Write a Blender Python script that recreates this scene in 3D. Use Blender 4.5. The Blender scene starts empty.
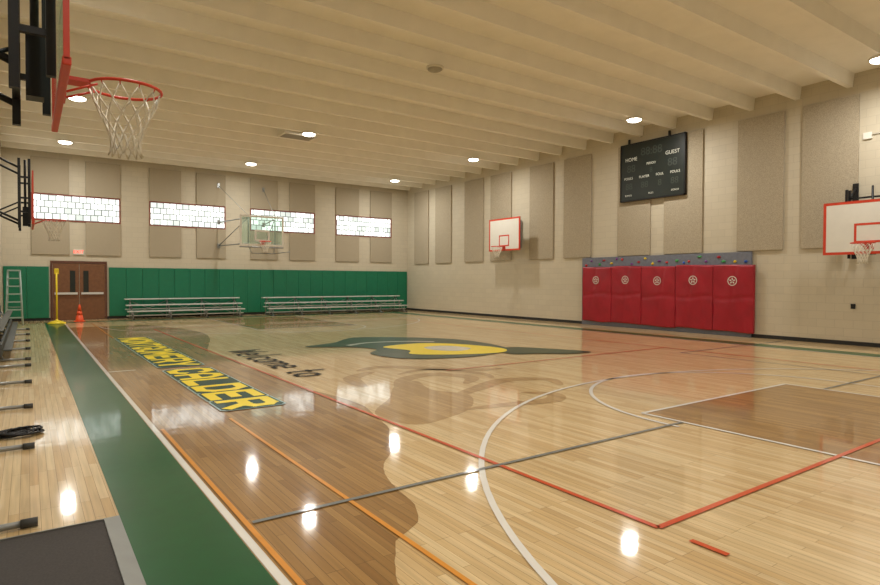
import bpy, bmesh, math, random
from mathutils import Vector, Matrix
from mathutils.geometry import tessellate_polygon
random.seed(7)
sc=bpy.context.scene
try: sc.view_settings.view_transform='Standard'
except Exception: pass
COL=bpy.context.collection
# ---------------------------------------------------------------- materials
def lin(c):
    return tuple(((v/255)/12.92 if v/255<=.04045 else ((v/255+.055)/1.055)**2.4) for v in c)+(1,)
def newmat(name):
    m=bpy.data.materials.new(name); m.use_nodes=True
    return m,m.node_tree,m.node_tree.nodes['Principled BSDF']
CW=.9; CI=1.47; CR=.065
def floorbump(nt,b):
    g=nt.nodes.new('ShaderNodeNewGeometry')
    n2=nt.nodes.new('ShaderNodeTexNoise'); n2.inputs['Scale'].default_value=5.0; n2.inputs['Detail'].default_value=2; nt.links.new(g.outputs['Position'],n2.inputs['Vector'])
    bp=nt.nodes.new('ShaderNodeBump'); bp.inputs['Strength'].default_value=.06; bp.inputs['Distance'].default_value=.012
    nt.links.new(n2.outputs['Fac'],bp.inputs['Height']); nt.links.new(bp.outputs[0],b.inputs['Coat Normal'])
def plain(name,rgb,rough=.5,metal=0,var=.06,scale=6,coat=0,emit=0):
    m,nt,b=newmat(name)
    b.inputs['Roughness'].default_value=rough; b.inputs['Metallic'].default_value=metal
    if coat:
        b.inputs['Coat Weight'].default_value=coat*CW; b.inputs['Coat Roughness'].default_value=CR; b.inputs['Coat IOR'].default_value=CI
        b.inputs['Specular IOR Level'].default_value=.12; floorbump(nt,b)
    c=lin(rgb)
    n=nt.nodes.new('ShaderNodeTexNoise'); n.inputs['Scale'].default_value=scale; n.inputs['Detail'].default_value=4
    g=nt.nodes.new('ShaderNodeNewGeometry'); nt.links.new(g.outputs['Position'],n.inputs['Vector'])
    r=nt.nodes.new('ShaderNodeValToRGB')
    r.color_ramp.elements[0].position=.3; r.color_ramp.elements[1].position=.7
    r.color_ramp.elements[0].color=tuple(v*(1-var) for v in c[:3])+(1,)
    r.color_ramp.elements[1].color=tuple(min(1,v*(1+var)) for v in c[:3])+(1,)
    nt.links.new(n.outputs['Fac'],r.inputs[0]); nt.links.new(r.outputs[0],b.inputs['Base Color'])
    if emit:
        b.inputs['Emission Color'].default_value=c; b.inputs['Emission Strength'].default_value=emit
    return m
def posvec(nt,order):
    g=nt.nodes.new('ShaderNodeNewGeometry'); s=nt.nodes.new('ShaderNodeSeparateXYZ'); k=nt.nodes.new('ShaderNodeCombineXYZ')
    nt.links.new(g.outputs['Position'],s.inputs[0])
    for i,a in enumerate(order):
        if a in 'XYZ': nt.links.new(s.outputs[a],k.inputs[i])
    return k.outputs[0]
def woodmat(name,ca,cb,gap,coat=1.0):
    m,nt,b=newmat(name)
    v=posvec(nt,'YX-')
    br=nt.nodes.new('ShaderNodeTexBrick'); nt.links.new(v,br.inputs['Vector'])
    br.inputs['Scale'].default_value=1; br.inputs['Brick Width'].default_value=.95; br.inputs['Row Height'].default_value=.058
    br.inputs['Mortar Size'].default_value=.0014; br.inputs['Mortar Smooth'].default_value=.3
    br.offset=.37; br.offset_frequency=3
    br.inputs['Color1'].default_value=lin(ca); br.inputs['Color2'].default_value=lin(cb); br.inputs['Mortar'].default_value=lin(gap)
    mp=nt.nodes.new('ShaderNodeMapping'); mp.inputs['Scale'].default_value=(1.6,38,1); nt.links.new(v,mp.inputs[0])
    n=nt.nodes.new('ShaderNodeTexNoise'); n.inputs['Scale'].default_value=1; n.inputs['Detail'].default_value=5; nt.links.new(mp.outputs[0],n.inputs['Vector'])
    mr=nt.nodes.new('ShaderNodeMapRange'); mr.inputs[1].default_value=.3; mr.inputs[2].default_value=.7; mr.inputs[3].default_value=.84; mr.inputs[4].default_value=1.1
    nt.links.new(n.outputs['Fac'],mr.inputs[0])
    mx=nt.nodes.new('ShaderNodeMix'); mx.data_type='RGBA'; mx.blend_type='MULTIPLY'; mx.inputs[0].default_value=1
    nt.links.new(br.outputs['Color'],mx.inputs[6]); nt.links.new(mr.outputs[0],mx.inputs[7])
    nt.links.new(mx.outputs[2],b.inputs['Base Color'])
    b.inputs['Roughness'].default_value=.42; b.inputs['Specular IOR Level'].default_value=.15
    b.inputs['Coat Weight'].default_value=coat*CW; b.inputs['Coat Roughness'].default_value=CR; b.inputs['Coat IOR'].default_value=CI
    floorbump(nt,b)
    return m
def blockmat(name,rgb,order):
    m,nt,b=newmat(name)
    v=posvec(nt,order)
    br=nt.nodes.new('ShaderNodeTexBrick'); nt.links.new(v,br.inputs['Vector'])
    br.inputs['Scale'].default_value=1; br.inputs['Brick Width'].default_value=.41; br.inputs['Row Height'].default_value=.205
    br.inputs['Mortar Size'].default_value=.006; br.inputs['Mortar Smooth'].default_value=.5
    c=lin(rgb)
    br.inputs['Color1'].default_value=c; br.inputs['Color2'].default_value=tuple(x*.95 for x in c[:3])+(1,)
    br.inputs['Mortar'].default_value=tuple(x*.83 for x in c[:3])+(1,)
    nt.links.new(br.outputs['Color'],b.inputs['Base Color'])
    b.inputs['Roughness'].default_value=.6
    bp=nt.nodes.new('ShaderNodeBump'); bp.inputs['Strength'].default_value=.3; bp.inputs['Distance'].default_value=.01; bp.invert=True
    nt.links.new(br.outputs['Fac'],bp.inputs['Height']); nt.links.new(bp.outputs[0],b.inputs['Normal'])
    return m
def emis(name,rgb,st):
    m,nt,b=newmat(name); b.inputs['Base Color'].default_value=lin(rgb)
    b.inputs['Emission Color'].default_value=lin(rgb); b.inputs['Emission Strength'].default_value=st
    return m
def glassblock(name):
    m,nt,b=newmat(name)
    v=posvec(nt,'XZ-')
    mp=nt.nodes.new('ShaderNodeMapping'); mp.inputs['Location'].default_value=(-.165,-.125,0); nt.links.new(v,mp.inputs[0])
    br=nt.nodes.new('ShaderNodeTexBrick'); nt.links.new(mp.outputs[0],br.inputs['Vector']); br.offset=.5
    br.inputs['Scale'].default_value=1; br.inputs['Brick Width'].default_value=.25; br.inputs['Row Height'].default_value=.232
    br.inputs['Mortar Size'].default_value=.021; br.inputs['Mortar Smooth'].default_value=.3
    br.inputs['Color1'].default_value=(.90,.95,.92,1); br.inputs['Color2'].default_value=(.27,.30,.28,1); br.inputs['Mortar'].default_value=(.08,.09,.085,1)
    nt.links.new(br.outputs['Color'],b.inputs['Emission Color']); b.inputs['Emission Strength'].default_value=2.3
    nt.links.new(br.outputs['Color'],b.inputs['Base Color']); b.inputs['Roughness'].default_value=.2
    return m
def glassmat(name,amt=.16):
    m,nt,b=newmat(name)
    t=nt.nodes.new('ShaderNodeBsdfTransparent'); t.inputs[0].default_value=(.82,.92,.87,1)
    mx=nt.nodes.new('ShaderNodeMixShader'); mx.inputs[0].default_value=amt
    b.inputs['Base Color'].default_value=(.75,.85,.82,1); b.inputs['Roughness'].default_value=.08
    nt.links.new(t.outputs[0],mx.inputs[1]); nt.links.new(b.outputs[0],mx.inputs[2])
    nt.links.new(mx.outputs[0],nt.nodes['Material Output'].inputs[0])
    return m
M={}
M['wood']=woodmat('maple_floor',(230,205,158),(208,174,121),(146,112,70))
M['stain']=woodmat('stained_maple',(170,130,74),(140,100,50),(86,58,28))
M['palestain']=woodmat('pale_stained_maple',(192,156,102),(170,132,79),(118,86,48))  # paler wood stain for the figure on the floor
M['keyw']=woodmat('key_maple',(174,134,75),(147,107,53),(90,62,28))
M['wallF']=blockmat('painted_block_far',(201,191,169),'XZ-')
M['wallR']=blockmat('painted_block_side',(201,191,169),'YZ-')
M['ceil']=plain('painted_concrete',(244,241,233),.8,var=.03,scale=2)
M['panel']=plain('burlap_panel',(170,158,136),.95,var=.24,scale=55)
M['green']=plain('green_vinyl',(8,110,78),.42,var=.05)
M['greenp']=plain('green_floor_paint',(0,84,42),.35,coat=.45)
M['white']=plain('white_paint',(238,236,230),.35,var=.02,coat=1)
M['whitem']=plain('white_enamel',(225,222,212),.4,var=.02)
M['orange']=plain('orange_paint',(226,150,50),.35,coat=1)
M['redl']=plain('red_line_paint',(214,84,40),.35,coat=.8)
M['grey']=plain('grey_line_paint',(118,124,124),.35,coat=1)
M['ventg']=plain('vent_grey',(222,216,202),.6)
M['slat']=plain('slat_grey',(166,160,147),.6)
M['black']=plain('black_paint',(6,7,6),.6,coat=.08)
M['blkm']=plain('black_steel',(24,24,26),.45,metal=.3)
M['yel']=plain('yellow_floor_paint',(252,226,20),.4,coat=.3,var=.02)
M['navy']=plain('dark_green_outline_paint',(6,62,54),.5,coat=.25)
M['pale']=plain('pale_outline_paint',(170,198,200),.35,coat=.6)
M['dkgreen']=plain('dark_green_floor_paint',(8,54,26),.4,coat=.4)
M['red']=plain('red_vinyl',(156,16,36),.42,var=.12,scale=3)
M['orred']=plain('orange_red_enamel',(206,62,34),.4)
M['alu']=plain('aluminium',(214,215,212),.4,metal=.4,var=.03)
M['galv']=plain('galvanised_pipe',(150,152,150),.4,metal=.6)
M['dkalu']=plain('weathered_aluminium',(84,88,86),.5,metal=.5)
M['brown']=plain('brown_wood_door',(116,76,48),.45,var=.15,scale=9)
M['brownf']=plain('brown_steel_frame',(92,54,38),.45)
M['winf']=plain('window_frame_red_brown',(132,62,46),.5)
M['base']=plain('black_rubber_base',(30,30,30),.6)
M['rub']=plain('dark_rubber',(66,66,64),.7,var=.15,scale=60)
M['matg']=plain('grey_walk_off_carpet',(66,62,60),.85,var=.2,scale=90)
M['climb']=plain('grey_climbing_board',(112,116,128),.7,var=.1,scale=12)
M['cone']=plain('orange_plastic',(236,84,36),.45)
M['yp']=plain('yellow_plastic',(226,200,30),.45)
M['net']=plain('white_net_cord',(225,218,200),.8)
M['teal']=plain('pale_teal_metal',(158,176,168),.45)
M['gb']=glassblock('glass_block')
M['glass']=glassmat('clear_glass')
M['lens']=emis('lamp_lens',(255,248,232),18)
M['exit']=emis('exit_letters',(255,60,40),1.5)
M['dig']=plain('score_digit_grey',(52,58,51),.5)
M['lit']=plain('score_lettering',(205,205,192),.5)
M['sb']=plain('scoreboard_black',(22,30,25),.35)
for k,c in dict(hb=(40,90,180),hg=(60,150,80),hy=(220,190,40),hr=(190,40,40),hp=(120,60,140)).items(): M[k]=plain('climbing_hold_'+k,c,.5)
# ---------------------------------------------------------------- mesh helpers
def box(bm,x0,x1,y0,y1,z0,z1,mi=0,bev=0):
    vs=[bm.verts.new((x,y,z)) for x in (x0,x1) for y in (y0,y1) for z in (z0,z1)]
    fs=[]
    for q in ((0,1,3,2),(4,6,7,5),(0,4,5,1),(2,3,7,6),(0,2,6,4),(1,5,7,3)):
        f=bm.faces.new([vs[i] for i in q]); f.material_index=mi; fs.append(f)
    if bev:
        es=list({e for f in fs for e in f.edges})
        r=bmesh.ops.bevel(bm,geom=es,offset=bev,segments=2,affect='EDGES',profile=.5)
        for f in r['faces']: f.material_index=mi
def tube(bm,pts,r,n=8,mi=0,closed=False):
    pts=[Vector(p) for p in pts]; rings=[]; N=len(pts)
    for i,p in enumerate(pts):
        if closed: d=pts[(i+1)%N]-pts[i-1]
        else: d=pts[min(i+1,N-1)]-pts[max(i-1,0)]
        d.normalize()
        up=Vector((0,0,1)) if abs(d.z)<.9 else Vector((1,0,0))
        a=d.cross(up).normalized(); b=d.cross(a)
        rings.append([bm.verts.new(p+(a*math.cos(2*math.pi*k/n)+b*math.sin(2*math.pi*k/n))*r) for k in range(n)])
    for i in range(N if closed else N-1):
        A=rings[i];B=rings[(i+1)%N]
        for k in range(n):
            f=bm.faces.new((A[k],A[(k+1)%n],B[(k+1)%n],B[k])); f.material_index=mi; f.smooth=True
    if not closed:
        for R_ in (rings[0],rings[-1]):
            f=bm.faces.new(R_); f.material_index=mi
def lathe(bm,prof,n=24,c=(0,0,0),mi=0):
    rings=[]
    for r,z in prof:
        rings.append([bm.verts.new((c[0]+max(r,1e-4)*math.cos(2*math.pi*k/n),c[1]+max(r,1e-4)*math.sin(2*math.pi*k/n),c[2]+z)) for k in range(n)])
    for A,B in zip(rings,rings[1:]):
        for k in range(n):
            f=bm.faces.new((A[k],A[(k+1)%n],B[(k+1)%n],B[k])); f.material_index=mi; f.smooth=True
    bm.faces.new(rings[0]).material_index=mi; bm.faces.new(rings[-1]).material_index=mi
def obj(name,bm,mats,parent=None,label=None,cat=None,group=None,kind=None,loc=None,mat=None,flat=False):
    if flat:
        for f in bm.faces:
            f.normal_update()
            if f.normal.z<0: f.normal_flip()
    else: bmesh.ops.recalc_face_normals(bm,faces=bm.faces[:])
    me=bpy.data.meshes.new(name); bm.to_mesh(me); bm.free()
    for m in (mats if isinstance(mats,(list,tuple)) else [mats]): me.materials.append(M[m])
    o=bpy.data.objects.new(name,me); COL.objects.link(o)
    fin(o,parent,label,cat,group,kind,loc,mat); return o
def fin(o,parent=None,label=None,cat=None,group=None,kind=None,loc=None,mat=None):
    if mat is not None: o.matrix_world=mat
    if loc is not None: o.location=loc
    if parent: o.parent=parent
    if label: o['label']=label
    if cat: o['category']=cat
    if group: o['group']=group
    if kind: o['kind']=kind
def empty(name,label,cat,group=None,mat=None,loc=None,kind=None):
    o=bpy.data.objects.new(name,None); o.empty_display_size=.2; COL.objects.link(o)
    fin(o,None,label,cat,group,kind,loc,mat); return o
def text(name,s,size,mat,matrix,parent,off=0,z=0,ext=.001,sx=1,align='CENTER',spacing=1):
    cu=bpy.data.curves.new(name,'FONT'); cu.body=s; cu.size=size; cu.offset=off; cu.extrude=ext; cu.align_x=align; cu.align_y='CENTER'; cu.space_character=spacing
    o=bpy.data.objects.new(name+'_tmp',cu); COL.objects.link(o)
    bpy.context.view_layer.update()
    me=bpy.data.meshes.new_from_object(o.evaluated_get(bpy.context.evaluated_depsgraph_get()))
    bpy.data.objects.remove(o)
    for v in me.vertices: v.co.x*=sx; v.co.z+=z
    me.materials.clear(); me.materials.append(M[mat])
    o=bpy.data.objects.new(name,me); COL.objects.link(o); o.parent=parent; o.matrix_local=matrix
    return o
def frameM(x,y,z,loc):
    m=Matrix((x,y,z)).transposed().to_4x4(); m.translation=Vector(loc); return m
# ---------------------------------------------------------------- room
XL,XR,YF,YN,DECK,STEM=-.75,16.6,26.7,-4.2,6.66,6.34
bm=bmesh.new(); box(bm,XL-.3,XR+.3,YN-.3,YF+.3,-.3,0)
floor=obj('floor',bm,'wood',kind='structure',label='glossy varnished maple strip gym floor')
WIN=[(.12,3.07),(4.12,7.17),(8.25,11.36),(12.45,15.63)]; WZ0,WZ1=3.78,4.80
bm=bmesh.new(); t=.3
box(bm,XL-.3,XR+.3,YF,YF+t,-.3,WZ0); box(bm,XL-.3,XR+.3,YF,YF+t,WZ1,DECK+.3)
e=[XL-.3]+[v for w in WIN for v in w]+[XR+.3]
for i in range(0,len(e),2): box(bm,e[i],e[i+1],YF,YF+t,WZ0,WZ1)
obj('wall_far',bm,'wallF',kind='structure')
bm=bmesh.new(); box(bm,XR,XR+.3,YN-.3,YF+.3,-.3,DECK+.3); obj('wall_right',bm,'wallR',kind='structure')
bm=bmesh.new(); box(bm,XL-.3,XL,YN-.3,YF+.3,-.3,DECK+.3); obj('wall_left',bm,'wallR',kind='structure')
bm=bmesh.new(); box(bm,XL-.3,XR+.3,YN-.3,YN,-.3,DECK+.3); obj('wall_near',bm,'wallF',kind='structure')
SP=1.2; STEMS=[]; y=26.5
bm=bmesh.new(); box(bm,XL-.3,XR+.3,YN-.3,YF+.3,DECK,DECK+.3)
while y>YN:
    STEMS.append(y)
    a,b=.06,.095
    vs=[(y-b,DECK+.02),(y-a,STEM),(y+a,STEM),(y+b,DECK+.02)]
    L=[bm.verts.new((XL-.02,p,q)) for p,q in vs]; Rr=[bm.verts.new((XR+.02,p,q)) for p,q in vs]
    for i in range(4): bm.faces.new((L[i],L[(i+1)%4],Rr[(i+1)%4],Rr[i]))
    bm.faces.new(L); bm.faces.new(Rr)
    y-=SP
obj('ceiling',bm,'ceil',kind='structure',label='cream painted concrete double-tee ceiling with deep ribs')
for nm,a in dict(right=(XR-.015,XR,YN,YF,0,.1),left=(XL,XL+.015,YN,YF,0,.1),far=(XL,XR,YF-.015,YF,0,.1)).items():
    bm=bmesh.new(); box(bm,*a); obj('baseboard_'+nm,bm,'base',kind='structure')
for i,(a,b) in enumerate(WIN):
    bm=bmesh.new(); f=.045
    y0,y1=YF-.03,YF+.1
    box(bm,a,b,y0,y1,WZ0,WZ0+f); box(bm,a,b,y0,y1,WZ1-f,WZ1); box(bm,a,a+f,y0,y1,WZ0+f,WZ1-f); box(bm,b-f,b,y0,y1,WZ0+f,WZ1-f)
    w=obj(f'window_{i+1}',bm,'winf',kind='structure',label='long glass block window in a red-brown frame')
    bm=bmesh.new(); box(bm,a+f,b-f,YF+.03,YF+.09,WZ0+f,WZ1-f)
    obj('glass_block_pane',bm,'gb',parent=w)
# door
bm=bmesh.new(); dx0,dx1,dz=.70,2.58,2.27; y0,y1=YF-.05,YF
box(bm,dx0,dx0+.07,y0,y1,0,dz); box(bm,dx1-.07,dx1,y0,y1,0,dz); box(bm,dx0+.07,dx1-.07,y0,y1,dz-.09,dz)
door=obj('door_1',bm,'brownf',kind='structure',label='brown double doors with narrow glass lights and push bars')
mid=(dx0+dx1)/2
for k,(a,b) in enumerate(((dx0+.08,mid-.01),(mid+.01,dx1-.08))):
    bm=bmesh.new(); wa,wb=(b-.3,b-.12) if k==0 else (a+.12,a+.3)
    box(bm,a,wa,y0+.01,y1,.01,dz-.1); box(bm,wb,b,y0+.01,y1,.01,dz-.1); box(bm,wa,wb,y0+.01,y1,.01,1.0); box(bm,wa,wb,y0+.01,y1,1.9,dz-.1)
    lf=obj('door_leaf',bm,'brown',parent=door)
    bm=bmesh.new(); box(bm,wa,wb,y0+.02,y1-.01,1.0,1.9); obj('door_glass',bm,'sb',parent=lf)
    bm=bmesh.new(); box(bm,a+.05,b-.05,y0-.07,y0-.03,.98,1.06); box(bm,a+.06,a+.1,y0-.04,y0+.02,.98,1.06); box(bm,b-.1,b-.06,y0-.04,y0+.02,.98,1.06)
    obj('push_bar',bm,'alu',parent=lf)
# ---------------------------------------------------------------- floor markings
def poly(name,pts,mat,z):
    bm=bmesh.new(); P=[(x,y,z) for x,y in pts]; V=[bm.verts.new(p) for p in P]
    for tri in tessellate_polygon([[Vector(p) for p in P]]):
        try: bm.faces.new([V[i] for i in tri])
        except ValueError: pass
    return obj(name,bm,mat,parent=floor,flat=True)
def smooth(pts,n=6):
    out=[];N=len(pts)
    for i in range(N):
        p0,p1,p2,p3=[Vector(pts[(i+k-1)%N]) for k in range(4)]
        for j in range(n):
            t=j/n
            out.append(tuple(.5*((2*p1)+(-p0+p2)*t+(2*p0-5*p1+4*p2-p3)*t*t+(-p0+3*p1-3*p2+p3)*t**3)))
    return out
def lines(name,segs,mat,z,w=.05,cap=0):
    bm=bmesh.new(); q=0
    for s in segs:
        for a,b in zip(s,s[1:]):
            a=Vector(a);b=Vector(b);d=(b-a).normalized();n=Vector((-d.y,d.x))*w/2; a=a-d*cap; b=b+d*cap
            zz=z+(.00012*(q%16) if cap else 0); q+=1
            bm.faces.new([bm.verts.new((p.x,p.y,zz)) for p in (a-n,b-n,b+n,a+n)])
    return obj(name,bm,mat,parent=floor,flat=True)
def arc(cx,cy,r,a0,a1,n=64):
    return [(cx+r*math.cos(math.radians(a0+(a1-a0)*i/n)),cy+r*math.sin(math.radians(a0+(a1-a0)*i/n))) for i in range(n+1)]
def ribbon(name,pts,w,mat,z,taper=False):
    bm=bmesh.new(); N0=len(pts); Q=[]
    for i in range(N0-1):
        p0,p1,p2,p3=[Vector(pts[max(0,min(N0-1,i+k-1))]) for k in range(4)]
        for j in range(6):
            t=j/6; Q.append(.5*((2*p1)+(-p0+p2)*t+(2*p0-5*p1+4*p2-p3)*t*t+(-p0+3*p1-3*p2+p3)*t**3))
    Q.append(Vector(pts[-1])); P=Q; N=len(P); A=[];B=[]
    for i,p in enumerate(P):
        d=(P[min(i+1,N-1)]-P[max(i-1,0)]).normalized(); ww=w*(math.sin(math.pi*(i+.6)/(N+.2))**.6 if taper else 1)
        n=Vector((-d.y,d.x))*ww/2
        A.append(bm.verts.new((*(p+n),z)));B.append(bm.verts.new((*(p-n),z)))
    for i in range(N-1): bm.faces.new((A[i],A[i+1],B[i+1],B[i]))
    return obj(name,bm,mat,parent=floor,flat=True)
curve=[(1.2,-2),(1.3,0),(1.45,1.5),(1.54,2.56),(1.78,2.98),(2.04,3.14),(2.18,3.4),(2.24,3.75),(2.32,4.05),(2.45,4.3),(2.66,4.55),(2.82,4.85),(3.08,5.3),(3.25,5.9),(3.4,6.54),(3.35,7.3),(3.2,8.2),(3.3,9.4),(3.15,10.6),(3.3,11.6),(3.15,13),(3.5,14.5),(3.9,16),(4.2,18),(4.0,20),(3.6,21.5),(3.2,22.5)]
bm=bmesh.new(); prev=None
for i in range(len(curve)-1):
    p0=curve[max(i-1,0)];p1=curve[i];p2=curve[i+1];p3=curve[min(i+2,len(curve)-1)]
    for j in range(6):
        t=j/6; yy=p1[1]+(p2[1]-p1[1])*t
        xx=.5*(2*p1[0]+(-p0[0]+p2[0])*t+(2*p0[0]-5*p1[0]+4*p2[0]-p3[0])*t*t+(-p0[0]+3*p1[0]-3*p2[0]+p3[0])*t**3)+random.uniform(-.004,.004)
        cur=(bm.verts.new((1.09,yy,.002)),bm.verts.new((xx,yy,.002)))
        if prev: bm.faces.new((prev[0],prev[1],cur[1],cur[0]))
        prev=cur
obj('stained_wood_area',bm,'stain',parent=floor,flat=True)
poly('stained_wood_figure',smooth([(3.3,6.0),(3.9,6.7),(4.4,7.4),(4.9,7.6),(4.7,6.9),(4.9,6.3),(4.5,5.7),(4.0,5.4),(3.4,5.3)]),'palestain',.0015)
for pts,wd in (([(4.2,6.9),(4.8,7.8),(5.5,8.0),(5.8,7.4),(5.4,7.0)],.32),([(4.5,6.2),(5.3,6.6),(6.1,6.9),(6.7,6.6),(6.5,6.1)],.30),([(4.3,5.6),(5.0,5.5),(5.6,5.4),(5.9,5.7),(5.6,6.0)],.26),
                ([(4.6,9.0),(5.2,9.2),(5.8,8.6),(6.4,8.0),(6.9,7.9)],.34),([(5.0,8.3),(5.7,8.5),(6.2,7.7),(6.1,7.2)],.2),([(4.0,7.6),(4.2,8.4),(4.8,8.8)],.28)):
    ribbon('stained_wood_figure',pts,wd,'palestain',.0019,True)
poly('green_border',[(.48,-4),(1.03,-4),(1.03,25.3),(.48,25.3)],'greenp',.003)
poly('green_border',[(.48,24.8),(15.0,24.8),(15.0,25.3),(.48,25.3)],'greenp',.0035)
poly('green_border',[(14.4,-4),(15.0,-4),(15.0,25.3),(14.4,25.3)],'greenp',.003)
poly('stained_key',[(5.9,-1.5),(9.4,-1.5),(9.4,4.25),(5.9,4.25)],'keyw',.003)
poly('stained_key',[(5.9,18.4),(9.4,18.4),(9.4,24.2),(5.9,24.2)],'keyw',.003)
white=[[(1.06,-4),(1.06,24.75)],[(14.34,-4),(14.34,24.75)],[(1.06,24.75),(14.34,24.75)],
 [(5.9,-1.5),(5.9,4.25),(9.4,4.25),(9.4,-1.5)],[(5.9,24.2),(5.9,18.4),(9.4,18.4),(9.4,24.2)],
 arc(8.0,3.75,2.33,-12,183),arc(7.65,18.4,1.83,180,360),
 [(1.9,-1.5)]+arc(7.7,.2,5.84,178,2)+[(13.5,-1.5)],arc(7.7,22.4,5.78,182,358),[(1.06,11.2),(1.5,11.2)]]
lines('white_court_line',white,'white',.006,.05)
lines('orange_court_line',[[(1.125,-4),(1.125,6.6)],[(1.84,-4),(1.84,6.7)],[(1.84,17.6),(1.84,24)]],'orange',.007,.035)
lines('red_court_line',[[(3.23,2.2),(3.23,20.2),(12.2,20.2),(12.2,2.2),(3.23,2.2)],[(3.23,1.75),(3.23,1.98)],[(12.2,1.75),(12.2,1.98)],[(5.9,8.2),(12.2,8.2)]],'redl',.008,.044)
lines('grey_court_line',[[(1.16,3.72),(5.88,3.72)],[(9.42,3.72),(14.3,3.72)],[(11.6,3.72),(11.6,7.4),(16.4,7.4)]],'grey',.009,.042)
GL={'M':[[(0,0),(0,1),(.5,.4),(1,1),(1,0)]],'O':[[(.5,0),(.22,0),(0,.22),(0,.78),(.22,1),(.78,1),(1,.78),(1,.22),(.78,0),(.5,0)]],
'N':[[(0,0),(0,1),(1,0),(1,1)]],'T':[[(-.03,1),(1.03,1)],[(.5,1),(.5,0)]],
'G':[[(1,.76),(.78,1),(.22,1),(0,.78),(0,.22),(.22,0),(.78,0),(1,.22),(1,.42),(.6,.42)]],'E':[[(1,1),(0,1),(0,0),(1,0)],[(0,.5),(.8,.5)]],
'R':[[(0,0),(0,1),(.78,1),(1,.88),(1,.58),(.78,.45),(0,.45)],[(.55,.45),(1,0)]],'Y':[[(0,1),(.5,.48),(1,1)],[(.5,.5),(.5,0)]],
'C':[[(1,.76),(.78,1),(.22,1),(0,.78),(0,.22),(.22,0),(.78,0),(1,.24)]],'A':[[(0,0),(.0,.7),(.28,1),(.72,1),(1,.7),(1,0)],[(0,.38),(1,.38)]],
'L':[[(0,1),(0,0),(1,0)]],'D':[[(0,0),(0,1),(.72,1),(1,.74),(1,.26),(.72,0),(0,0)]],
'W':[[(-.1,1.12),(.2,0),(.5,.8),(.8,0),(1.1,1.12)]],
'e':[[(.05,.33),(.95,.33),(.95,.48),(.75,.64),(.25,.64),(0,.46),(0,.17),(.22,0),(.9,0)]],'l':[[(.5,1.3),(.5,0)]],
'c':[[(.95,.52),(.75,.64),(.25,.64),(0,.46),(0,.17),(.22,0),(.75,0),(.95,.1)]],'o':[[(.5,0),(.22,0),(0,.18),(0,.46),(.22,.64),(.78,.64),(1,.46),(1,.18),(.78,0),(.5,0)]],
'm':[[(-.12,0),(-.12,.64),(.35,.64),(.5,.5),(.5,0)],[(.5,.5),(.65,.64),(.97,.64),(1.12,.5),(1.12,0)]],'t':[[(.5,1.1),(.5,.12),(.62,0),(.85,0)],[(.15,.64),(.85,.64)]]}
segs=[]; yy=17.35; pitch=.625; band=[]
for ch in 'MONTGOMERY CALDER':
    gl=GL.get(ch,[])
    for s in gl: segs.append([(1.97+v*.55,yy-u*.42) for u,v in s])
    if gl: band.append((yy,yy-.42))
    yy-=pitch if gl else .36
def bandmesh(g,z,m):
    bm=bmesh.new(); q=0
    for (ya,yb) in band:
        e=max(g,.105)+.01; c=.06; zz=z+.0002*(q%2); q+=1; xa,xb=1.97,2.52
        P=[(xa-g,ya+e-c),(xa-g+c,ya+e),(xb+g-c,ya+e),(xb+g,ya+e-c),(xb+g,yb-e+c),(xb+g-c,yb-e),(xa-g+c,yb-e),(xa-g,yb-e+c)]
        bm.faces.new([bm.verts.new((x,y,zz)) for x,y in P])
    obj('lettering_outline',bm,m,parent=floor,flat=True)
bandmesh(.125,.0095,'pale'); bandmesh(.105,.0112,'navy')
lines('school_lettering',segs,'yel',.0128,.145,.055)
segs=[]; yy=13.1
for ch in 'Welcome to':
    wd={'W':.64,'l':.27,' ':.28,'m':.58,'t':.36}.get(ch,.42)
    k=.62 if ch in 'W' else .58
    for s in GL.get(ch,[]): segs.append([(3.55+v*k,yy-wd*.14-u*wd*.64) for u,v in s])
    yy-=wd
lines('welcome_lettering',segs,'black',.0105,.072,.025)
poly('emblem_green',smooth([(5.25,12.9),(6.2,13.4),(7.2,14.3),(8.3,13.7),(9.2,12.6),(9.3,11.2),(8.9,10.0),(7.6,9.4),(6.2,9.8),(5.9,10.9),(6.4,11.6),(6.1,12.3)]),'dkgreen',.011)
poly('emblem_yellow',smooth([(6.75,11.9),(7.9,12.1),(8.6,11.4),(8.9,10.2),(8.4,9.6),(7.4,9.8),(6.6,10.4),(6.9,11.0)]),'yel',.013)
poly('emblem_white',smooth([(7.5,11.3),(8.1,11.3),(8.3,10.6),(7.8,10.3),(7.4,10.7)]),'white',.0145)
poly('emblem_tail',smooth([(8.6,10.1),(9.3,10.2),(9.9,9.2),(10.1,8.6),(9.5,8.6),(8.9,9.0),(8.4,9.3)]),'dkgreen',.0125)
ribbon('emblem_stripe',[(6.2,12.6),(6.9,12.9),(7.8,12.7),(8.4,12.2)],.16,'white',.0135)
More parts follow.
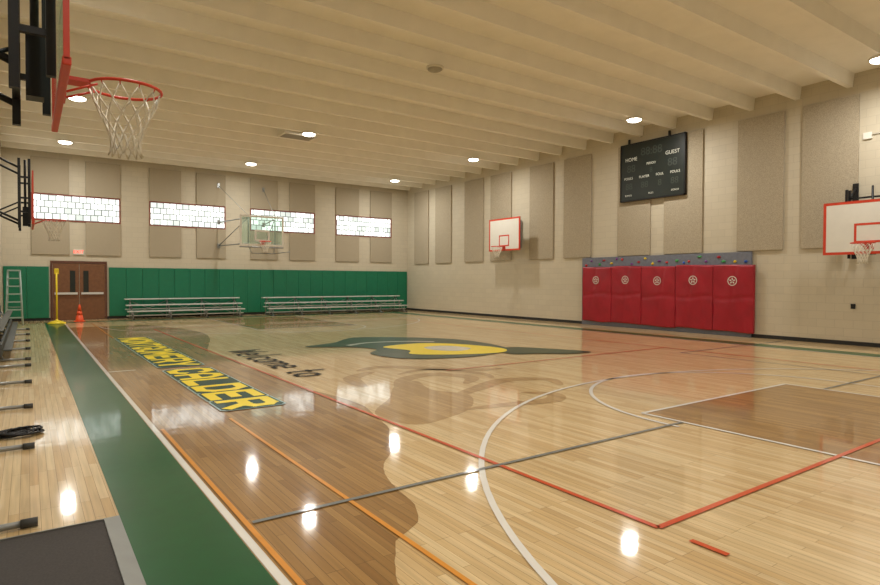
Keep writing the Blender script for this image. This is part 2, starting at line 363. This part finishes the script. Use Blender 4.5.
# ---------------------------------------------------------------- wall panels & pads
for (y1,y0) in [(25.9,24.6),(23.97,22.65),(21.6,20.25),(19.74,18.4),(17.3,16.0),(15.46,14.15),(12.98,11.7),(11.2,9.9),(8.85,7.6),(7.15,5.88),(3.9,2.6),(1.9,.6)]:
    bm=bmesh.new(); box(bm,0,.055,y0-y1,0,0,3.7,bev=.008)
    obj('acoustic_panel',bm,'panel',loc=(XR-.06,y1,2.42),label='tall tan fabric acoustic panel fixed to block wall',cat='acoustic panel',group='tall acoustic panels on the side wall')
for (x0,x1) in [(.12,1.33),(1.87,3.07),(4.12,5.34),(5.95,7.17),(8.25,9.52),(10.09,11.36),(12.45,13.72),(14.36,15.63)]:
    bm=bmesh.new(); box(bm,0,x1-x0,0,.06,0,6.15-WZ1,bev=.008)
    obj('acoustic_panel',bm,'panel',loc=(x0,YF-.062,WZ1),label='square tan fabric acoustic panel above a glass block window',cat='acoustic panel',group='acoustic panels above the windows')
    bm=bmesh.new(); box(bm,0,x1-x0,0,.06,0,WZ0-2.5,bev=.008)
    obj('acoustic_panel',bm,'panel',loc=(x0,YF-.062,2.5),label='square tan fabric acoustic panel below a glass block window',cat='acoustic panel',group='acoustic panels below the windows')
def pads(x0,x1,n):
    w=(x1-x0)/n
    for i in range(n):
        bm=bmesh.new(); box(bm,.002,w-.002,0,.05,0,1.94,bev=.014)
        obj('wall_pad',bm,'green',loc=(x0+i*w,YF-.067,.1),label='green vinyl safety pad standing against the wall',cat='wall pad',group='green wall pads')
pads(XL+.02,.66,2); pads(2.64,XR-.03,23)
# ---------------------------------------------------------------- ceiling lights, vent
def snap(y):
    return min((abs(y-s),s) for s in STEMS)[1]
for x,y,on in [(1.1,23.8,1),(1.1,17.8,1),(1.1,10.9,1),(1.1,4.8,1),(7.5,23.6,1),(7.5,17.7,1),(7.5,10.6,0),(7.5,4.9,1),(14.3,23.7,1),(14.3,17.8,1),(14.6,10.9,1),(14.9,5.0,1),(1.1,-1.5,1),(7.5,-1.5,1),(14.5,-1.5,1)]:
    yy=snap(y); zb=6.29; q=1 if on else .85
    bm=bmesh.new(); lathe(bm,[(.21*q,zb+.0),(.235*q,zb+.01),(.235*q,zb+.045),(.2*q,STEM)])
    o=obj('ceiling_light',bm,'whitem' if on else 'ventg',loc=(x,yy,0),label='round white ceiling light with glowing lens' if on else 'round white ceiling light switched off',cat='ceiling light',group='round gym ceiling lights')
    bm=bmesh.new(); lathe(bm,[(.20*q,zb+.003),(.19*q,zb-.02),(.14*q,zb-.04),(.01,zb-.05)])
    obj('lens',bm,'lens' if on else 'slat',parent=o)
    if on:
        l=bpy.data.lights.new('lamp_glow','AREA'); l.shape='DISK'; l.size=.34; l.energy=112 if y>0 else 92; l.color=(1,.975,.92)
        lo=bpy.data.objects.new('lamp_glow',l); COL.objects.link(lo); lo.parent=o; lo.location=(0,0,zb-.06)
bm=bmesh.new(); vx,vy=7.35,18.7
box(bm,-.55,.55,-.32,.32,.06,.37); 
for k in range(9): box(bm,-.5,.5,-.28+k*.066,-.25+k*.066,0,.06,1)
box(bm,-.55,.55,-.32,-.28,0,.06); box(bm,-.55,.55,.28,.32,0,.06); box(bm,-.55,-.5,-.28,.28,0,.06); box(bm,.5,.55,-.28,.28,0,.06)
vent=obj('air_vent',bm,['ventg','slat'],loc=(vx,vy,DECK-.37),label='rectangular louvred air vent box on the ceiling',cat='air vent')
# ---------------------------------------------------------------- basketball hoops
def hoop(loc,rot,rimz,bw,bb,bt,style,wall,label,frame='arm'):
    m=Matrix.Translation(loc)@Matrix.Rotation(math.radians(rot),4,'Z')
    root=empty('basketball_hoop',label,'basketball hoop',mat=m)
    w=bw/2
    bm=bmesh.new()
    if style=='white':
        box(bm,-.03,0,-w,w,bb,bt,0,.004)
        s=.05
        for a in ((-w,w,bb,bb+s),(-w,w,bt-s,bt),(-w,-w+s,bb+s,bt-s),(w-s,w,bb+s,bt-s)): box(bm,0,.003,*a,1)
        q0,q1=rimz+.02,rimz+.48
        for a in ((-.31,.31,q0,q0+s),(-.31,.31,q1-s,q1),(-.31,-.31+s,q0+s,q1-s),(.31-s,.31,q0+s,q1-s)): box(bm,0,.003,*a,1)
        for a in ((-w-.012,w+.012,bb-.012,bb),(-w-.012,w+.012,bt,bt+.012),(-w-.012,-w,bb,bt),(w,w+.012,bb,bt)): box(bm,-.035,.005,*a,1)
        obj('backboard',bm,['whitem','orred'],parent=root,label='white backboard with orange-red border and target square')
    else:
        s=.04 if style=='glassred' else .075; fm={'glassred':2,'glasswhite':1}[style]
        box(bm,-.02,-.005,-w+.03,w-.03,bb+.03,bt-.03,0)
        for a in ((-w,w,bb,bb+s),(-w,w,bt-s,bt),(-w,-w+s,bb+s,bt-s),(w-s,w,bb+s,bt-s)): box(bm,-.03,.0,*a,fm)
        q0,q1=rimz+.02,rimz+.48
        for a in ((-.31,.31,q0,q0+s),(-.31,.31,q1-s,q1),(-.31,-.31+s,q0+s,q1-s),(.31-s,.31,q0+s,q1-s)): box(bm,-.003,.0,*a,1)
        if style=='glassred': box(bm,-.036,.008,-w,w,bb-.035,bb+.015,2,.008)
        obj('backboard',bm,['glass','whitem','orred'],parent=root,label='glass backboard with painted frame')
    rc=.38; rr=.232
    bm=bmesh.new()
    tube(bm,[(rc+rr*math.cos(2*math.pi*k/32),rr*math.sin(2*math.pi*k/32),rimz) for k in range(32)],.011,8,0,True)
    box(bm,0,.02,-.09,.09,rimz-.14,rimz+.04); box(bm,.02,.16,-.07,.07,rimz-.012,rimz+.012)
    tube(bm,[(.02,.08,rimz-.1),(.2,.1,rimz-.02)],.008); tube(bm,[(.02,-.08,rimz-.1),(.2,-.1,rimz-.02)],.008)
    for k in range(12):
        a=2*math.pi*(k+.5)/12; tube(bm,[(rc+rr*math.cos(a),rr*math.sin(a),rimz-.01),(rc+(rr-.012)*math.cos(a),(rr-.012)*math.sin(a),rimz-.03)],.004,5)
    obj('rim',bm,'orred',parent=root)
    bm=bmesh.new(); lv=[(0,.222),(.09,.195),(.17,.16),(.25,.125),(.32,.10),(.39,.092),(.45,.11)]
    for k in range(12):
        for sg in (1,-1):
            pts=[]
            for i,(dz,r) in enumerate(lv):
                a=2*math.pi*(k+.5+sg*.5*(i%2))/12
                pts.append((rc+r*math.cos(a),r*math.sin(a),rimz-.02-dz))
            tube(bm,pts,.0058,5)
    obj('net',bm,'net',parent=root)
    D=wall; bm=bmesh.new()
    c=(bb+bt)/2
    if frame=='arm':
        for yy in (-.3,.3):
            for zz in (bb+.25,bt-.2):
                tube(bm,[(-.035,yy,zz),(-D,yy,zz)],.022)
            box(bm,-.07,-.036,yy-.03,yy+.03,bb+.1,bt-.1)
            box(bm,-D,-D+.03,yy-.06,yy+.06,bb+.1,bt-.05)
        tube(bm,[(-.07,.3,bt-.25),(-D,-.3,bt-.25)],.014)
        obj('support_frame',bm,'galv',parent=root,label='grey steel wall bracket')
    elif frame=='winch':
        for yy in (-.5,.5):
            box(bm,-.10,-.05,yy-.025,yy+.025,bb+.0,bt+.3)
            box(bm,-.28,-.23,yy-.025,yy+.025,bb-.1,bt+.3)
            for zz in (bb+.25,c,bt-.1): box(bm,-.25,-.06,yy-.02,yy+.02,zz-.02,zz+.02)
            tube(bm,[(-.26,yy,bb+.05),(-D,yy,bb+.35)],.024); tube(bm,[(-.26,yy,bt+.1),(-D,yy,bt+.4)],.024)
            tube(bm,[(-.26,yy,bb+.45),(-D,yy,bb+.1)],.016)
            box(bm,-D,-D+.04,yy-.06,yy+.06,bb-.1,bt+.5)
        for zz in (bb+.1,bb+.5,bt+.1): box(bm,-.27,-.23,-.5,.5,zz-.02,zz+.02)
        box(bm,-.20,-.1,-.07,.07,bb-.02,bb+.4)
        tube(bm,[(-.15,0,bb+.1),(-.15,0,bt+.35)],.025)
        obj('support_frame',bm,'blkm',parent=root,label='black steel height adjusting frame')
    else:
        for yy in (-.55,.55):
            tube(bm,[(-.04,yy,bb+.1),(-D,yy*1.8,bb+.1)],.024); tube(bm,[(-.04,yy,bt-.1),(-D,yy*1.8,bt-.1)],.024)
            tube(bm,[(-.06,yy,bb),(-.06,yy,bt)],.026); tube(bm,[(-.06,yy,bt-.1),(-D,yy*1.8,bb+.1)],.018)
            tube(bm,[(-.06,yy,bt),(-D,yy*1.8,bt+1.5)],.009,6)
            box(bm,-D,-D+.04,yy*1.8-.06,yy*1.8+.06,bb,bb+.2); box(bm,-D,-D+.04,yy*1.8-.06,yy*1.8+.06,bt-.2,bt)
            box(bm,-D,-D+.04,yy*1.8-.05,yy*1.8+.05,bt+1.4,bt+1.6)
        tube(bm,[(-.06,-.9,bb-.05),(-.06,.9,bb-.05)],.026); tube(bm,[(-.06,.5,bb-.3),(-.06,1.2,bb-.2)],.02)
        tube(bm,[(-.06,-.55,bb),(-.06,-.4,bb-.3),(-.06,.5,bb-.3),(-.06,.55,bb)],.02)
        obj('support_frame',bm,'galv',parent=root,label='grey tubular wall frame')
    return root
hoop((.20,4.72,0),0,2.90,1.8,2.76,3.95,'glassred',.94,'glass backboard with red frame on black adjustable wall bracket','winch')
hoop((.12,16.0,0),0,2.90,1.8,2.76,3.85,'glassred',.86,'glass backboard with red bottom edge on black wall arms','winch')
hoop((15.9,18.1,0),180,2.95,1.85,2.80,4.10,'white',.635,'white backboard with orange-red border and slightly tilted net','arm')
hoop((15.9,5.4,0),180,2.45,1.9,2.22,3.45,'white',.61,'white adjustable backboard with orange-red border set low','winch')
hoop((7.85,23.8,0),-90,3.12,1.80,2.95,4.18,'glasswhite',2.83,'main glass backboard carried on grey tubes from the wall','far')
# ---------------------------------------------------------------- scoreboard
sb=empty('scoreboard','black electric scoreboard with white lettering hung on block wall','scoreboard',mat=frameM((0,-1,0),(0,0,1),(-1,0,0),(XR-.068,11.6,5.17)))
bm=bmesh.new(); box(bm,-1.17,1.17,-.93,.93,0,.10,bev=.01); box(bm,-1.19,1.19,-.95,-.91,0,.11,1); box(bm,-1.19,1.19,.91,.95,0,.11,1); box(bm,-1.19,-1.15,-.95,.95,0,.11,1); box(bm,1.15,1.19,-.95,.95,0,.11,1)
obj('body',bm,['sb','blkm'],parent=sb)
T=lambda x,y:Matrix.Translation((x,y,.103))
for s,x,y,z in [('HOME',-.76,.42,.165),('GUEST',.76,.42,.165),('FOULS',-.86,-.2,.115),('FOULS',.86,-.2,.115),('PLAYER',-.26,-.2,.115),('FOUL',.32,-.2,.115),('PERIOD',0,.2,.1),('BONUS',-.86,-.76,.08),('POSS',0,-.76,.08),('BONUS',.86,-.76,.08)]:
    text('lettering',s,z,'lit',T(x,y),sb)
for s,x,y,z in [('88',-.76,.11,.34),('88:88',0,.6,.36),('88',.76,.11,.34),('8',0,-.02,.22),('88',-.84,-.47,.28),('88',-.24,-.47,.28),('8',.32,-.47,.28),('88',.84,-.47,.28)]:
    text('digits',s,z,'dig',T(x,y),sb)
for x in (-.9,.6):
    bm=bmesh.new(); box(bm,x-.03,x+.03,.94,1.12,0,.05); obj('hanger',bm,'blkm',parent=sb)
# ---------------------------------------------------------------- climbing wall + red mats
bm=bmesh.new(); box(bm,0,.06,-6.1,0,0,2.40,bev=.004)
cw=obj('climbing_wall',bm,'climb',loc=(XR-.09,14.5,0),label='low grey traverse climbing wall with coloured holds',cat='climbing wall')
for i in range(22):
    y=-.2-5.7*i/21+random.uniform(-.08,.08); z=random.uniform(2.12,2.33)
    bm=bmesh.new(); bmesh.ops.create_icosphere(bm,subdivisions=2,radius=1)
    sx,sy=random.uniform(.04,.07),random.uniform(.03,.045)
    for v in bm.verts:
        k=1+random.uniform(-.12,.12); v.co=Vector((v.co.x*.04*k,v.co.y*sx*k+y,v.co.z*sy*k+z))
    obj('climbing_hold',bm,random.choice(['hb','hg','hy','hr','hp','red']),parent=cw)
ys=[14.4,13.12,11.92,10.68,9.46,8.27]
for i in range(5):
    a,b=ys[i],ys[i+1]; wd=a-b-.012
    r=empty('climbing_mat','red vinyl folding mat with white round emblem hung on climbing wall','climbing mat','red mats on the climbing wall',mat=frameM((0,-1,0),(0,0,1),(-1,0,0),(XR-.095,a,.14+random.uniform(-.012,.018))))
    bm=bmesh.new(); nx,nz=28,40; H=1.9
    sd=random.uniform(0,9)
    def hz(p,q):
        u,v=p/nx,q/nz
        h=.085+.022*math.sin(math.pi*u)*math.sin(math.pi*v)+.007*math.sin(u*9+sd+v*4)*math.sin(v*11+sd*2)+.002*math.sin(u*22+v*17+sd)
        h-=.016*max(0,1-abs(v-.5+.02*math.sin(u*5+sd))*22)
        h-=.016*max(0,1-abs(u-(.28+.1*(i%3))-.2*v)*16)*(.2+.8*v)
        h-=.014*max(0,1-abs(u-.8+.25*v)*16)*(1-v)
        return h
    def edge(p,q):
        u,v=p/nx,q/nz
        return (wd*u+(.008*math.sin(v*7+sd) if p in(0,nx) else 0)*.5, H*v+.018*math.sin(u*5+sd)*(abs(v-.5)*2))
    g=[[bm.verts.new((*edge(p,q),hz(p,q))) for q in range(nz+1)] for p in range(nx+1)]
    for p in range(nx):
        for q in range(nz):
            f=bm.faces.new((g[p][q],g[p+1][q],g[p+1][q+1],g[p][q+1])); f.smooth=True
    bk=[bm.verts.new(c) for c in ((0,0,.005),(wd,0,.005),(wd,H,.005),(0,H,.005))]
    bm.faces.new(bk)
    bm.faces.new([bk[0],bk[1]]+[g[p][0] for p in range(nx,-1,-1)]); bm.faces.new([bk[3],bk[2]]+[g[p][nz] for p in range(nx,-1,-1)])
    bm.faces.new([bk[0],bk[3]]+[g[0][q] for q in range(nz,-1,-1)]); bm.faces.new([bk[1],bk[2]]+[g[nx][q] for q in range(nz,-1,-1)])
    obj('mat_panel',bm,'red',parent=r)
    bm=bmesh.new(); cx,cz=wd/2,1.45; z=.122
    def ring(r0,r1,n=28):
        for k in range(n):
            A=[2*math.pi*k/n,2*math.pi*(k+1)/n]
            bm.faces.new([bm.verts.new((cx+rr*math.cos(t),cz+rr*math.sin(t),z)) for rr,t in ((r0,A[0]),(r1,A[0]),(r1,A[1]),(r0,A[1]))])
    ring(.115,.136)
    for k in range(5):
        t=math.radians(90+72*k)
        bm.faces.new([bm.verts.new((cx+rr*math.cos(t+dt),cz+rr*math.sin(t+dt),z)) for rr,dt in ((.015,0),(.06,-.38),(.1,0),(.06,.38))])
    obj('emblem',bm,'whitem',parent=r,flat=True)
# ---------------------------------------------------------------- bleachers
def bleacher(L,n,mat,label,group):
    root=empty('bleacher',label,'bleacher',group,mat=mat)
    rows=[(.10,.34),(.50,.57),(.90,.80)]
    for y,z in rows:
        bm=bmesh.new(); box(bm,0,L,y,y+.24,z-.045,z,bev=.006); obj('seat_plank',bm,'alu',parent=root)
    for y,z in [(.36,.16),(.76,.40)]:
        bm=bmesh.new(); box(bm,0,L,y-.02,y+.16,z-.035,z,bev=.005); obj('foot_plank',bm,'alu',parent=root)
    for i in range(n):
        x=.2+(L-.4)*i/(n-1)
        bm=bmesh.new(); r=.022
        tube(bm,[(x,-.05,.03),(x,1.2,.03)],r); tube(bm,[(x,1.15,.03),(x,1.1,.76)],r); tube(bm,[(x,.15,.03),(x,.15,.30)],r)
        tube(bm,[(x,.62,.03),(x,.62,.53)],r); tube(bm,[(x,.1,.30),(x,.34,.30)],r); tube(bm,[(x,.5,.53),(x,.74,.53)],r); tube(bm,[(x,.9,.76),(x,1.14,.76)],r)
        tube(bm,[(x,.2,.05),(x,1.05,.74)],r*.8); tube(bm,[(x,.34,.13),(x,.62,.13)],r*.8); tube(bm,[(x,.62,.37),(x,1.1,.37)],r*.8)
        tube(bm,[(x,-.1,.03),(x,.02,.03)],.032,8,1)
        obj('support_frame',bm,['galv','rub'],parent=root)
    bm=bmesh.new()
    for i in range(n-1):
        a=.2+(L-.4)*i/(n-1); b=.2+(L-.4)*(i+1)/(n-1)
        tube(bm,[(a,1.13,.1),(b,1.11,.7)],.014,6); tube(bm,[(a,1.11,.7),(b,1.13,.1)],.014,6)
    obj('cross_brace',bm,'galv',parent=root)
    return root
bleacher(4.5,4,Matrix.Translation((3.15,25.35,0)),'low three row aluminium bleacher in front of green wall pads','aluminium bleachers')
bleacher(7.1,6,Matrix.Translation((8.55,24.95,0)),'long three row aluminium bleacher in front of green wall pads','aluminium bleachers')
def tipped(y0,ny,dx,label):
    root=empty('tipped_bleacher',label,'bleacher','tipped bleachers along the side wall',loc=(0,y0,0))
    L=2.07*(ny-1)+.3
    for x,z in [(-.71,.76),(-.68+dx,.56),(-.64+dx*1.6,.34)]:
        bm=bmesh.new(); box(bm,x,x+.045,0,L,z-.24 if z<.5 else z-.18,z,bev=.006); obj('seat_plank',bm,'dkalu',parent=root)
    for x,z in [(-.66+dx*1.2,.60),(-.60+dx*1.8,.24)]:
        bm=bmesh.new(); box(bm,x,x+.06+dx*.6,0,L,z-.03,z,bev=.006); obj('foot_plank',bm,'dkalu',parent=root)
    for i in range(ny):
        y=.15+2.07*i; bm=bmesh.new()
        tube(bm,[(-.7,y,.03),(-.05,y,.03)],.022); tube(bm,[(-.05,y,.03),(.04,y,.03)],.028,10,1)
        tube(bm,[(-.69,y,.03),(-.68,y,.75)],.022); tube(bm,[(-.5+dx,y,.03),(-.68,y,.6)],.02)
        obj('support_frame',bm,['galv','rub'],parent=root)
tipped(4.3,5,0,'folded aluminium bleacher with dark rubber feet beside the side wall')
tipped(13.6,5,.12,'folded aluminium bleacher stored further along the side wall')
# ---------------------------------------------------------------- small things
bm=bmesh.new(); box(bm,-.18,.18,-.18,.18,0,.03,0,.01); lathe(bm,[(.14,.03),(.135,.05),(.10,.24)]); lathe(bm,[(.10,.24),(.075,.38)],mi=1); lathe(bm,[(.075,.38),(.03,.62),(.02,.63)])
obj('traffic_cone',bm,['cone','cone'],loc=(1.56,25.4,0),label='orange traffic cone standing by the brown doors',cat='traffic cone')
st=empty('yellow_stand','yellow pole stand on a round base near the doors','stand',loc=(.83,24.6,0))
bm=bmesh.new(); lathe(bm,[(.28,0),(.28,.03),(.2,.07),(.05,.12),(.03,.16)]); obj('base',bm,'yp',parent=st)
bm=bmesh.new(); tube(bm,[(0,0,.1),(0,0,1.8)],.028); obj('pole',bm,'yp',parent=st)
bm=bmesh.new(); box(bm,-.07,.07,-.02,.02,1.74,1.94,0,.018); obj('top_plate',bm,'yp',parent=st)
ld=empty('step_ladder','pale teal metal step ladder standing behind the bleachers','ladder',loc=(-.38,24.6,0))
bm=bmesh.new()
for x in (-.24,.24): tube(bm,[(x,-.35,0),(x*.7,0,1.85)],.025)
obj('front_rail',bm,'teal',parent=ld)
for k in range(1,7):
    bm=bmesh.new(); tt=k/7; w=.24*(1-.3*tt); box(bm,-w,w,-.35*(1-tt)-.05,-.35*(1-tt)+.05,1.85*tt-.02,1.85*tt+.02)
    obj('step',bm,'teal',parent=ld)
bm=bmesh.new()
for x in (-.22,.22): tube(bm,[(x,.4,0),(x*.7,.05,1.83)],.025)
box(bm,-.18,.18,-.06,.12,1.83,1.88); tube(bm,[(-.2,.28,.6),(.2,.28,.6)],.015)
obj('rear_frame',bm,'teal',parent=ld)
ex=empty('exit_sign','small white exit sign with red letters above the doors','exit sign',mat=frameM((1,0,0),(0,0,1),(0,-1,0),(1.62,YF-.0,2.62)))
bm=bmesh.new(); box(bm,-.17,.17,-.1,.1,0,.06,bev=.008); obj('sign_body',bm,'whitem',parent=ex)
text('lettering','EXIT',.17,'exit',Matrix.Translation((0,0,.062)),ex)
em=empty('entrance_mat','dark grey walk-off mat with silver metal edging','floor mat',loc=(0,0,0))
bm=bmesh.new(); box(bm,-.72,.38,1.0,4.21,0.001,.036); obj('mat_surface',bm,'matg',parent=em)
bm=bmesh.new()
def wedge(a,b,c,d):
    P=[bm.verts.new((*a,.045)),bm.verts.new((*b,.045)),bm.verts.new((*c,.003)),bm.verts.new((*d,.003)),bm.verts.new((*a,.001)),bm.verts.new((*b,.001))]
    bm.faces.new((P[0],P[1],P[2],P[3])); bm.faces.new((P[4],P[5],P[2],P[3])); bm.faces.new((P[0],P[1],P[5],P[4])); bm.faces.new((P[1],P[2],P[5])); bm.faces.new((P[0],P[3],P[4]))
wedge((.38,1.0),(.38,4.21),(.48,4.34),(.48,1.0)); wedge((-.72,4.21),(.38,4.21),(.48,4.34),(-.72,4.34))
obj('metal_edge',bm,'galv',parent=em)
bm=bmesh.new(); pts=[]
for k in range(150):
    a=k*.33; r=.13+.04*math.sin(k*.71); pts.append((r*math.cos(a)*1.2,r*math.sin(a),.012+.00025*k+.008*abs(math.sin(k*1.9))))
tube(bm,pts,.009,6); obj('cable_coil',bm,'blkm',loc=(-.08,7.15,0),label='black cable lying coiled on the wooden floor',cat='cable')
bm=bmesh.new(); box(bm,0,.05,-.09,.09,0,.16,bev=.006); tube(bm,[(.025,-.09,.1),(.025,-1.6,.1)],.012); obj('junction_box',bm,'whitem',loc=(XR-.05,5.7,5.0),label='white junction box with horizontal conduit on block wall',cat='junction box')
bm=bmesh.new(); box(bm,0,.02,-.05,.05,0,.12,bev=.004); obj('wall_socket',bm,'blkm',loc=(XR-.02,5.95,.9),label='small dark wall socket on block wall',cat='wall socket')
# ---------------------------------------------------------------- camera, world
w=bpy.data.worlds.new('World'); sc.world=w; w.use_nodes=True
w.node_tree.nodes['Background'].inputs[0].default_value=(.6,.7,.8,1); w.node_tree.nodes['Background'].inputs[1].default_value=.3
cam=bpy.data.cameras.new('camera'); cam.lens=24; cam.sensor_width=36; cam.clip_start=.02
co=bpy.data.objects.new('camera',cam); COL.objects.link(co)
co.matrix_world=Matrix.Translation((0,0,1.55))@Matrix.Rotation(math.radians(-35.1),4,'Z')@Matrix.Rotation(math.radians(90-1.13),4,'X')@Matrix.Rotation(math.radians(.2),4,'Z')
sc.camera=co
